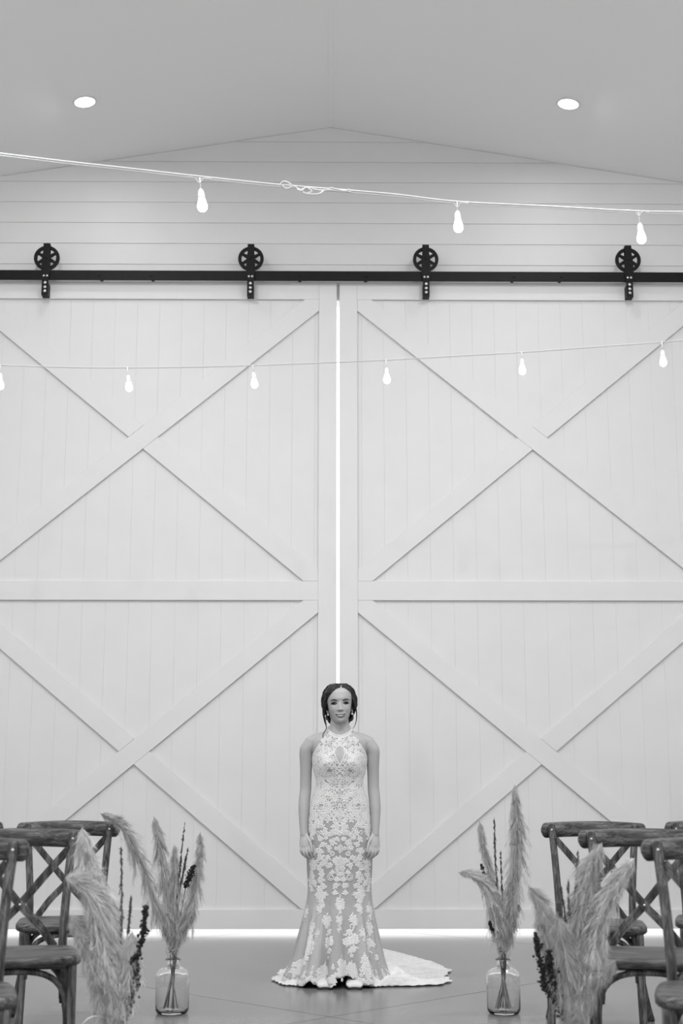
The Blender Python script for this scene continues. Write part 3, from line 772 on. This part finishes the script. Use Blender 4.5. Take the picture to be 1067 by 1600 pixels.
# ---- face details
def on_face(x, z, off=0):
    lo, hi = 0, math.pi/2*.98
    for _ in range(30):
        m_ = (lo+hi)/2
        if head_pt(m_, z, 0, False).x < abs(x): lo = m_
        else: hi = m_
    p = head_pt(math.copysign(lo, x), z); p.y -= off; p.x = x; return p
for s in (-1, 1):
    ex, ez = s*.0325, .110
    e = on_face(ex, ez)
    bm = bmesh.new(); add_ball(bm, H((e.x, e.y+.0085, e.z)), .0112, 20, 14); eye = bm_obj('eye', bm, M['eyew'], bride, True)
    bm = bmesh.new(); add_ball(bm, H((e.x, e.y-.0015, e.z-.0005)), .0068, 14, 10, (1, .5, .8)); bm_obj('iris', bm, M['dark'], eye, True)
    def arc(pts, rad, name, m, fl=(1, 1)):
        P = catmull([H(on_face(ex+s*a, ez+b, o)) for a, b, o in pts], 5)
        tube(name, P, lerp_list(rad, 5), m, bride, 8, fl, (0, 0, 1))
    arc([(-.0140, -.002, .001), (-.007, .0035, .0035), (.001, .0050, .0045), (.009, .0030, .004), (.0175, -.0035, .003)], [.0018, .0034, .0040, .0040, .0020], 'eyelashes', M['dark'], (.8, 1))
    arc([(-.012, -.004, .001), (0, -.0065, .003), (.014, -.003, .001)], [.0012, .0018, .0014], 'lower_lashes', M['dark'])
    arc([(-.015, .0145, .0015), (-.004, .0190, .002), (.008, .0205, .002), (.020, .0155, .002)], [.0024, .0030, .0026, .0012], 'eyebrow', M['dark'], (.6, 1))
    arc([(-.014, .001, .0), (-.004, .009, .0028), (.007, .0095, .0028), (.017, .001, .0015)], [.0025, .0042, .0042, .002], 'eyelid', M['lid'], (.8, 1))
def mouth(pts, rad, name, m, fl):
    P = catmull([H(on_face(a, b, o)) for a, b, o in pts], 6); return tube(name, P, lerp_list(rad, 6), m, bride, 10, fl, (0, 0, 1))
mouth([(-.0295, .0505, .0012), (-.016, .0468, .0026), (0, .0452, .0038), (.016, .0468, .0026), (.0295, .0505, .0012)], [.0016, .0026, .0030, .0026, .0016], 'upper_lip', M['lipm'], (.7, 1))
mouth([(-.0295, .0500, .0008), (-.016, .0372, .0022), (0, .0325, .0036), (.016, .0372, .0022), (.0295, .0500, .0008)], [.0012, .0028, .0038, .0028, .0012], 'lower_lip', M['lip2'], (.7, 1))
mouth([(-.029, .0498, -.0002), (-.015, .0430, .0006), (0, .0395, .0012), (.015, .0430, .0006), (.029, .0498, -.0002)], [.0016, .0042, .0050, .0042, .0016], 'mouth_opening', M['dark'], (.3, 1))
mouth([(-.0215, .0464, .0004), (-.012, .0425, .0020), (0, .0402, .0028), (.012, .0425, .0020), (.0215, .0464, .0004)], [.0014, .0030, .0036, .0030, .0014], 'teeth', M['teeth'], (.35, 1))
for s in (-1, 1):
    bm = bmesh.new(); add_ball(bm, H(on_face(s*.0065, .0655, -.0015)), .0017, 8, 6, (1.2, 1, .7)); bm_obj('nostril', bm, M['dark'], bride, True)
# ---- hair
def hairline(x):
    dx = abs(x-.010); return .198-10.5*dx*dx+.012*max(0, 1-dx/.005)
bm = bmesh.new(); NTh = 320; NZ = 150; GV = {}
for j in range(NZ+1):
    z = .020+(.2172-.020)*math.sin(math.pi/2*j/NZ)
    for k in range(NTh):
        th = -math.pi+2*math.pi*k/NTh
        p = head_pt(th, z, 0, False); c = math.cos(th)
        hl = hairline(p.x) if c > 0 else -1
        ins = (c > 0 and z > hl) or (c <= 0 and z > .02) or (abs(th) > math.radians(76) and z > .075)
        d = z-hl if c > 0 else .1
        edge = max(0, min(1, d/.03)); edge = edge*edge*(3-2*edge)
        side = min(1, abs(math.sin(th))*1.15)
        off = .003+edge*(.007+.014*side*math.exp(-((z-.11)/.06)**2)+.010*(c < 0))
        lim = head_pt(th, z, off, False)
        lim.z += .009*edge*max(0, (z-.13)/.09)-.0030*math.exp(-((p.x-.012)/.004)**2)*(z > .16)*(c > -.2)
        # strand grooves
        gph = math.atan2(lim.x-.012, .02+max(0, .22-z))*18+lim.y*60
        lim += (lim-Vector((0, 0, .1))).normalized()*.0012*math.sin(gph*2.0)
        GV[(j, k)] = (lim, ins)
vmap = {}
def gv(j, k):
    k %= NTh
    if (j, k) not in vmap: vmap[(j, k)] = bm.verts.new(H(GV[(j, k)][0]))
    return vmap[(j, k)]
for j in range(NZ):
    for k in range(NTh):
        if all(GV[(a, b % NTh)][1] for a, b in ((j, k), (j, k+1), (j+1, k), (j+1, k+1))):
            bm.faces.new((gv(j, k), gv(j, k+1), gv(j+1, k+1), gv(j+1, k)))
top = [gv(NZ, k) for k in range(NTh)]
bm.faces.new(top)
hair = bm_obj('hair', bm, M['hair'], bride, True)
sm = hair.modifiers.new('solid', 'SOLIDIFY'); sm.thickness = .004; sm.offset = -1
bm = bmesh.new()
add_ball(bm, H((.004, .115, .045)), .05, 24, 16, (1.55, .8, .95))
for k in range(9):
    a = k*.7; add_tube(bm, [H((.004+.07*math.cos(a+t*.5), .105+.03*math.sin(t*1.2), .045+.042*math.sin(a+t*.5))) for t in (0, .4, .8, 1.2, 1.6)], [.006, .012, .013, .012, .006], 8)
bm_obj('hair_bun', bm, M['hair'], hair, True)
def strand(px, rad, dy):
    pts = []
    for x, y in px:
        p = at(x, y, CD+BO.y+dy)-BO; pts.append(p)
    tube('loose_strand', catmull(pts, 6), lerp_list(rad, 6), M['hair'], hair, 6)
strand([(510, 1088), (505.5, 1100), (505, 1114), (507, 1126), (510, 1137), (506.5, 1144), (504.5, 1150), (506.5, 1156), (511, 1159), (514, 1163)], [.006, .0055, .005, .0038, .0026, .0022, .0022, .0018, .0014, .001], -.055)
strand([(509, 1098), (506.5, 1110), (507.5, 1122), (510.5, 1132)], [.004, .004, .003, .001], -.05)
strand([(552, 1092), (555.5, 1104), (557.2, 1116), (556.5, 1126), (554, 1134), (551, 1139)], [.005, .0045, .0032, .0024, .0016, .001], -.05)
for (a, b_) in ((-.060, -.066), (.060, .066)):
    s = math.copysign(1, a)
    strand_pts = [(a, -.03, .165), (s*.074, -.015, .13), (s*.077, .005, .095), (s*.070, .04, .06), (s*.05, .07, .045)]
    for k in range(3):
        tube('hair_lock', catmull([H((x+s*.004*k, y+.012*k, z+.004*k)) for x, y, z in strand_pts], 5), lerp_list([.003, .010, .012, .012, .008], 5), M['hair'], hair, 8)
# ---- earrings
for x, y in ((512.4, 1113.5), (550.2, 1112.0)):
    p = at(x, y, CD+BO.y-.015)-BO
    bm = bmesh.new(); add_ball(bm, p, .0065, 12, 8, (1, 1, .8)); ear = bm_obj('earring', bm, M['gold'], bride, True)
    bm = bmesh.new(); add_ball(bm, p+Vector((0, 0, -.012)), .0068, 12, 8); bm_obj('pearl', bm, M['pearl'], ear, True)
# ---- shoes
for s in (-1, 1):
    cx = s*.078
    sec = [(-.252, .030, .022, .000), (-.247, .040, .032, 0), (-.235, .046, .040, 0), (-.20, .046, .048, 0), (-.16, .042, .055, .004), (-.11, .035, .058, .02), (-.06, .032, .075, .04), (-.02, .032, .10, .05), (.02, .028, .105, .055)]
    bm = bmesh.new(); rings = []
    for (y, w, top_, bot) in sec:
        rings.append([(cx+w*math.cos(a), y, (bot+.006)+(top_-bot-.006)*(.5+.5*math.sin(a)) if math.sin(a) > -.6 else bot+.006) for a in (2*math.pi*k/20 for k in range(20))])
    grid_closed(bm, rings); sh = bm_obj('shoe', bm, M['shoe'], bride, True)
    bm = bmesh.new(); rings = []
    for (y, w, top_, bot) in sec:
        rings.append([(cx+(w*.96)*math.cos(a), y-(.003 if y < -.25 else 0), bot+.007+.007*math.sin(a)) for a in (2*math.pi*k/16 for k in range(16))])
    grid_closed(bm, rings); bm_obj('sole', bm, M['sole'], sh)
    bm = bmesh.new(); add_tube(bm, [(cx, .005, .055), (cx, .008, 0.001)], [.02, .012], 12); bm_obj('heel', bm, M['sole'], sh, True)
# ---- gown
def hem(th):
    x = math.sin(th)*.25; f = max(0, math.cos(th))
    z = .006
    if math.cos(th) > 0:
        z += .040*math.exp(-((x-.022)/.060)**4)+.012*math.exp(-((x-.02)/.14)**4)+.026*math.exp(-((x+.125)/.014)**2)
    return z+.006*abs(math.sin(th*13))
def fold(th, z):
    t = max(0, (.45-z)/.45)
    return (t**1.1)*(.028*math.cos(9*th+.6+1.2*math.sin(2*th))+.015*math.cos(17*th+2.0)+.007*math.cos(31*th))
def ztop(th):
    if math.cos(th) > 0:
        lo, hi = 1.10, 1.372
        def inside(z):
            x = abs(torso(th, z).x)
            edge = 1.326+(min(x, .07)/.07)**2*.045 if x < .072 else float(np.interp(x, [.072, .085, .105, .127, .142, .150], [1.371, 1.335, 1.295, 1.262, 1.235, 1.205]))
            return z < edge
        best = 1.12; z = 1.12
        while z < 1.372:
            if inside(z): best = z
            else: break
            z += .002
        return best
    b = min(1, -math.cos(th)*2.2); return 1.205*(1-b)+1.13*b
def gown(th, z, off=.005):
    p = torso(th, z, off+fold(th, z))
    if p.x > 0 and z < .4: p.x *= 1-.09*((.4-z)/.4)
    return p
NG = 288; ZT_ = [ztop(-math.pi+2*math.pi*k/NG) for k in range(NG)]
# smooth the top line a little
ZT_ = [(ZT_[k-1]+ZT_[k]*2+ZT_[(k+1) % NG])/4 for k in range(NG)]
bm = bmesh.new(); NV = 170; rings = []
for j in range(NV+1):
    ring = []
    for k in range(NG):
        th = -math.pi+2*math.pi*k/NG; z0 = hem(th); z = z0+(ZT_[k]-z0)*j/NV
        ring.append(bm.verts.new(gown(th, z)))
    rings.append(ring)
for a, b in zip(rings, rings[1:]):
    for k in range(NG): bm.faces.new((a[k], a[(k+1) % NG], b[(k+1) % NG], b[k]))
gown_o = bm_obj('gown', bm, M['tulle'], bride, True)
so = gown_o.modifiers.new('solid', 'SOLIDIFY'); so.thickness = .002; so.offset = -1
# ---- train
def trainR(a):
    return float(np.interp(a, [-50, -35, -15, 0, 20, 45, 65, 80, 95, 116, 150, 180, 205, 225], [.27, .33, .56, .61, .67, .86, 1.10, 1.18, 1.00, .60, .38, .345, .31, .26]))
TC = Vector((-.015, .03, 0))
bm = bmesh.new(); NA, NR = 260, 46; R_ = []
def train_pt(u, v):
    a = -50+275*u; ar = math.radians(a); R = trainR(a)*(1+.018*math.sin(u*150)+.03*math.sin(u*41+1)); rin = .19
    r = rin+(R-rin)*v
    q = max(0, 1-v)
    base = .30*math.exp(-(r-rin)/.085)
    ruff = .5+.5*math.sin(a*.11+v*4+1.5*math.sin(v*3+a*.05)); ruff2 = .5+.5*math.sin(a*.31-v*7)
    ed = min(1, (1-v)*6)
    lf = 1/(1+math.exp((a-128)/6)); base *= .35+.65*lf
    z = .004+base*(1-v)**1.5+(.045*ruff*ruff+.010*ruff2)*(.35+.65*lf)*ed*min(1, v*4)+.075*math.exp(-((v-.40)/.28)**2-((a-70)/32)**2)*ed+.004*(1-ed)*abs(math.sin(u*200))
    return Vector((math.cos(ar)*r+TC.x, math.sin(ar)*r+TC.y, z))
for j in range(NR+1): R_.append([bm.verts.new(train_pt(k/NA, j/NR)) for k in range(NA+1)])
for a, b in zip(R_, R_[1:]):
    for k in range(NA): bm.faces.new((a[k], a[k+1], b[k+1], b[k]))
train = bm_obj('train', bm, M['train'], bride, True)
so = train.modifiers.new('solid', 'SOLIDIFY'); so.thickness = .002; so.offset = 1
# ---- lace motifs: small raised petals laid on the gown
LV, LF = [], []
rg = random.Random(42)
def frame(th, z):
    p = gown(th, z, .0062); pu = gown(th+.01, z, .0062)-gown(th-.01, z, .0062); pv = gown(th, z+.004, .0062)-gown(th, z-.004, .0062)
    lu = pu.length/.02; pu.normalize(); n = pu.cross(pv.normalized()).normalized()
    if n.dot(Vector((p.x, p.y, 0))) < 0: n = -n
    return p, lu, n
FC = {}
def petal(th0, z0, a, b, ang, ln, wd, h=.0024, hollow=False):
    """ellipse petal centred (a,b) metres from (th0,z0) in surface coordinates"""
    key = (round(th0, 3), round(z0, 3))
    if key not in FC: FC[key] = frame(th0, z0)
    lu = max(.02, FC[key][1]); ca, sa = math.cos(ang), math.sin(ang); n = 8; base = len(LV)
    def put(x, y, hh):
        th, z = th0+x/lu, z0+y
        LV.append(gown(th, max(z, .004), .0056+hh))
    put(a, b, h if not hollow else 0)
    for k in range(n):
        t = 2*math.pi*k/n; x, y = math.cos(t)*ln*.62, math.sin(t)*wd*.62; put(a+x*ca-y*sa, b+x*sa+y*ca, h)
    for k in range(n):
        t = 2*math.pi*k/n; x, y = math.cos(t)*ln, math.sin(t)*wd; put(a+x*ca-y*sa, b+x*sa+y*ca, .0003)
    for k in range(n):
        k2 = (k+1) % n
        if not hollow: LF.append((base, base+1+k, base+1+k2))
        LF.append((base+1+k, base+1+n+k, base+1+n+k2, base+1+k2))
def flower(th, z, r, a=0, b=0, n=5):
    t0 = rg.uniform(0, 6)
    for k in range(n):
        t = t0+2*math.pi*k/n; petal(th, z, a+math.cos(t)*r*.56, b+math.sin(t)*r*.56, t, r*.47, r*.37)
    petal(th, z, a, b, 0, r*.22, r*.22, .0034)
def leafm(th, z, a, b, ang, ln): petal(th, z, a, b, ang, ln, ln*.36)
def scroll(th, z, a, b, r, sgn, start=0, turns=1.3, w=.0032):
    for k in range(int(turns*11)):
        t = start+sgn*k*.57; rr_ = r*(1-k/(turns*15)); petal(th, z, a+math.cos(t)*rr_, b+math.sin(t)*rr_, t+math.pi/2, w*1.5, w, .0028)
def th_of(x, z):
    lo, hi = 0, math.pi/2
    for _ in range(24):
        m_ = (lo+hi)/2
        if torso(m_, z, .005).x < abs(x): lo = m_
        else: hi = m_
    return math.copysign(lo, x)
def px2(x, y):
    p = at(x, y, CD+BO.y-.11)-BO; return p.x, p.z
def sym(fn):
    fn(-1); fn(1)
# bodice: dense all-over lace, mirrored
def keyhole(x, z): return abs(x) < np.interp(z, [1.172, 1.20, 1.235, 1.262, 1.275], [0, .020, .034, .026, 0]) if 1.172 < z < 1.275 else False
def dense(zlo, zhi, step, r, keep, back=True):
    z = zlo; row = 0
    while z < zhi:
        w, f, b = prof(z); per = math.pi*(w+(f+b)/2)*.98; n = max(6, int(per/step/2)); 
        for k in range(n+1):
            th = math.pi*(k+.5*(row % 2))/n
            if th > math.pi: continue
            j1, j2 = rg.uniform(-.12, .12)*step, rg.uniform(-.2, .2)*step
            if rg.random() > keep: continue
            zt = ZT_[int((th+math.pi)/(2*math.pi)*NG) % NG]
            if z+j2 > zt-r*.6: continue
            x = torso(th, z).x
            if keyhole(x, z) and math.cos(th) > 0: continue
            R = r*rg.uniform(.8, 1.15); kind = rg.random(); nk = rg.choice((4, 5, 6))
            for s in (1, -1):
                if kind < .7: flower(s*th, z+j2, R, s*j1, 0, nk)
                else: scroll(s*th, z+j2, s*j1, 0, R*.8, s, kind*20, 1.2, .0032)
        z += step*.80; row += 1
dense(1.02, 1.36, .0185, .0142, .96)
dense(.885, 1.02, .0200, .0158, .96)
dense(.80, .885, .0235, .0165, .72)
# edge beading along neckline and armholes
for k in range(NG):
    if k % 2 == 0:
        th = -math.pi+2*math.pi*k/NG; petal(th, ZT_[k]-.004, 0, 0, rg.uniform(0, 3), .0065, .005, .0035)
# keyhole outline
for i in range(18):
    z = 1.172+(1.278-1.172)*i/17; x = float(np.interp(z, [1.172, 1.20, 1.235, 1.262, 1.278], [0.003, .017, .031, .022, .003]))
    for s in (-1, 1): t = th_of(s*x, z); petal(t, z, 0, 0, .5*s, .0058, .0048, .0036)
# centre motifs of the skirt
ax = 531.3
def C(x, y): q = px2(x, y); return th_of(q[0], q[1]), q[1]
for (y, r) in ((1268, .014), (1277, .013)): t, z = C(ax, y); flower(t, z, r*1.3)
for y in (1291, 1300):
    for s in (-1, 1): 
        t, z = C(ax+s*5.5, y); flower(t, z, .021, n=6)
        t, z = C(ax+s*15, y+14); flower(t, z, .011)
for s in (-1, 1):
    for (dx, y, kind, r) in ((12, 1317, 'f', .013), (17, 1325, 'f', .012), (5, 1311, 'f', .010), (12, 1334, 's', .014), (6, 1326, 's', .010), (19, 1340, 'f', .011), (8, 1345, 'f', .013), (16, 1352, 'f', .012), (12, 1361, 'l', .016),
                          (14.5, 1371, 's', .020), (5, 1372, 'l', .02), (7, 1384, 'f', .012), (8, 1393, 'l', .018), (4, 1357, 'f', .012), (3, 1365, 'f', .010),
                          # side vines
                          (26, 1302, 'f', .012), (22, 1309, 'f', .010), (31, 1311, 'f', .012), (27, 1320, 'f', .012), (33, 1330, 'f', .015), (31, 1340, 'f', .014), (28, 1350, 'f', .012), (33, 1357, 'f', .012), (29, 1366, 'f', .014), (31, 1376, 'f', .014),
                          (27, 1384, 'f', .012), (32, 1390, 'f', .016), (28, 1398, 'f', .013), (30, 1407, 'f', .011), (27, 1415, 'f', .010), (23, 1395, 'l', .014), (36, 1396, 'l', .013), (24, 1345, 'l', .012), (37, 1345, 'l', .012),
                          (42, 1330, 'f', .013), (44, 1345, 'f', .013), (41, 1356, 'f', .012), (44, 1370, 'f', .016), (40, 1380, 'f', .013), (44, 1390, 'l', .015), (46, 1310, 'f', .012), (44, 1300, 'f', .013), (40, 1292, 'f', .013), (36, 1284, 'f', .012)):
        t, z = C(ax+s*dx, y)
        if kind == 'f':
            flower(t, z, r*1.42, n=6)
            for q_ in range(2): a_ = rg.uniform(0, 6.28); flower(t, z, r*.7, s*math.cos(a_)*r*1.5, math.sin(a_)*r*1.5)
        elif kind == 's': scroll(t, z, 0, 0, r, -s, 1.2 if s > 0 else 1.9, 1.6, .0036)
        else:
            for q_ in range(-2, 3): leafm(t, z, (abs(q_)*.0+q_*.0045), -abs(q_)*.006, math.pi/2-q_*.5+s*.2, r*.75)
def cluster(x, y, w, h, n, scr=False):
    t, z = C(x, y); q = 1.12 if y > 1405 else 1
    cluster_at(t, z, w*q, h*q, n+1, scr)
def cluster_at(t, z, w, h, n, scr=False):
    flower(t, z, w*.75, n=6)
    for k in range(n):
        a = 2*math.pi*k/n+rg.uniform(-.2, .2); rr_ = rg.uniform(.75, 1)
        if k % 3 == 2: leafm(t, z, math.cos(a)*w*rr_, math.sin(a)*h*rr_, a, w*.36)
        else: flower(t, z, w*rg.uniform(.48, .62), math.cos(a)*w*.8*rr_, math.sin(a)*h*.8*rr_)
    leafm(t, z, 0, h*1.1, math.pi/2, w*.36); flower(t, z, w*.35, 0, -h*1.15)
    if scr: scroll(t, z, w*.8, -h*.1, w*.42, 1, 0, 1.3)
for c in ((486, 1328, .022, .03, 8), (577, 1328, .022, .03, 8), (488, 1352, .024, .034, 8), (575, 1352, .024, .034, 8), (485, 1380, .022, .034, 8), (577, 1380, .022, .034, 8), (531.3, 1348, .026, .03, 9), (531.3, 1326, .018, .02, 7), (520, 1300, .014, .014, 6), (542, 1300, .014, .014, 6), (488, 1300, .022, .028, 7), (575, 1300, .022, .028, 7), (507, 1345, .016, .022, 6), (556, 1345, .016, .022, 6), (531.5, 1412, .026, .034, 7), (529.5, 1436, .017, .024, 6), (530, 1450, .012, .016, 5), (510.5, 1438, .022, .028, 7), (552, 1437, .022, .028, 7), (513, 1470, .032, .060, 11, True), (549, 1468, .032, .058, 11, True),
          (487, 1449, .020, .030, 7), (484, 1477, .034, .050, 10), (477, 1497, .022, .034, 7), (534, 1508, .030, .045, 9), (497, 1458, .012, .020, 5), (566, 1457, .018, .028, 6), (500, 1402, .024, .034, 7), (562, 1402, .024, .034, 7),
          (499, 1420, .016, .02, 6), (562, 1420, .016, .02, 6), (578, 1424, .020, .034, 7), (478, 1428, .018, .03, 7), (579, 1450, .020, .03, 7), (580, 1478, .026, .040, 8), (571, 1507, .034, .05, 10), (585, 1515, .026, .04, 8), (592, 1495, .018, .03, 6),
          (503, 1517, .026, .038, 8), (466, 1512, .034, .044, 9), (552, 1511, .024, .03, 7), (519, 1527, .02, .02, 6), (590, 1440, .015, .03, 6)):
    cluster(*c)
# hem border and the back of the skirt
for k in range(120):
    th = -math.pi+2*math.pi*k/120; z = hem(th)+.012; flower(th, z+rg.uniform(0, .012), .014)
    if k % 2 == 0: flower(th, z+.034+rg.uniform(-.008, .012), .012)
    if k % 2 == 0: leafm(th, z+.055, 0, 0, 1.6+rg.uniform(-.4, .4), .014)
for k in range(60):
    th = rg.uniform(1.9, 4.38); z = rg.uniform(.1, .78); cluster_at(th-2*math.pi if th > math.pi else th, z, .026, .036, 7)
lace = mesh_obj('lace_applique', LV, LF, M['lace'], gown_o, True); lace['kind'] = 'stuff'
# lace border and scattered motifs on the train
LV, LF = [], []
def tflower(u, v, r):
    R = trainR(-50+275*u); ku = 1/(math.radians(275)*max(.25, .19+(R-.19)*v)); kv = 1/max(.1, R-.19)
    def pt(x, y, h): return train_pt(min(1, max(0, u+x*ku)), min(1, max(0, v+y*kv)))+Vector((0, 0, .0025+h))
    for k in range(5):
        t = 2*math.pi*k/5+u*50; cx_, cy_ = math.cos(t)*r*.6, math.sin(t)*r*.6; base = len(LV); n = 6
        LV.append(pt(cx_, cy_, .0022))
        for m_ in range(n):
            q = 2*math.pi*m_/n; a, b = math.cos(q)*r*.5, math.sin(q)*r*.38
            LV.append(pt(cx_+a*math.cos(t)-b*math.sin(t), cy_+a*math.sin(t)+b*math.cos(t), 0))
        for m_ in range(n): LF.append((base, base+1+m_, base+1+(m_+1) % n))
for k in range(230):
    u = k/230
    tflower(u, .985, .015); tflower(u+.002, .94, .013)
    if k % 2: tflower(u, .89, .013)
for k in range(260): tflower(rg.random(), rg.uniform(.35, .85)**.7, .014)
tl = mesh_obj('train_lace', LV, LF, M['lace'], train, True); tl['kind'] = 'stuff'
# sheer overskirt of clear tulle, open at the front
bm = bmesh.new(); rows = []; no = 150
for j in range(41):
    row = []
    for k in range(no+1):
        th = .42+(2*math.pi-.84)*k/no; th = th-2*math.pi if th > math.pi else th
        e_ = min(1, min(k, no-k)/14); zt = .34+.32*(1-math.exp(-min(k, no-k)/16)); z0 = hem(th)+.004; z = z0+(zt-z0)*j/40
        row.append(bm.verts.new(gown(th, z, .0054)))
    rows.append(row)
for a, b in zip(rows, rows[1:]):
    for k in range(no): bm.faces.new((a[k], a[k+1], b[k+1], b[k]))
bm_obj('overskirt', bm, M['sheer'], gown_o, True)
# illusion panel in the keyhole
bm = bmesh.new(); ring = []
KZ = [1.172+(1.275-1.172)*i/12 for i in range(13)]
rows = []
for z in KZ:
    w_ = float(np.interp(z, [1.172, 1.20, 1.235, 1.262, 1.275], [.0015, .015, .028, .020, .0015]))
    rows.append([bm.verts.new(gown(th_of(w_*q/3, z) if q else 0, z, .0066)) for q in range(-3, 4)])
for a, b in zip(rows, rows[1:]):
    for q in range(6): bm.faces.new((a[q], a[q+1], b[q+1], b[q]))
kp_ = bm_obj('keyhole_panel', bm, M['skin'], gown_o, True); kp_['label'] = 'skin-toned keyhole at the chest'
# halter collar round the neck
P = []
for k in range(-16, 17):
    x = .068*k/16; z = 1.328+(abs(x)/.07)**2*.040; q = gown(th_of(x, z) if x else 0, z, .004)
    P.append((x, q.y, z))
P = [(0, .060, 1.392), (-.035, .052, 1.390), (-.062, .020, 1.382)]+P+[(.062, .020, 1.382), (.035, .052, 1.390), (0, .060, 1.392)]
bm = bmesh.new()
for i_, q in enumerate(catmull(P, 3)):
    for dz, rr_ in ((0.0045, .0046), (-.0045, .0050)):
        add_ball(bm, q+Vector((rg.uniform(-.001, .001), -.001, dz+rg.uniform(-.0012, .0012))), rr_*rg.uniform(.8, 1.2), 8, 6)
add_tube(bm, P, .0058, 6)
col = bm_obj('halter_collar', bm, M['lace'], gown_o, True); col['kind'] = 'stuff'
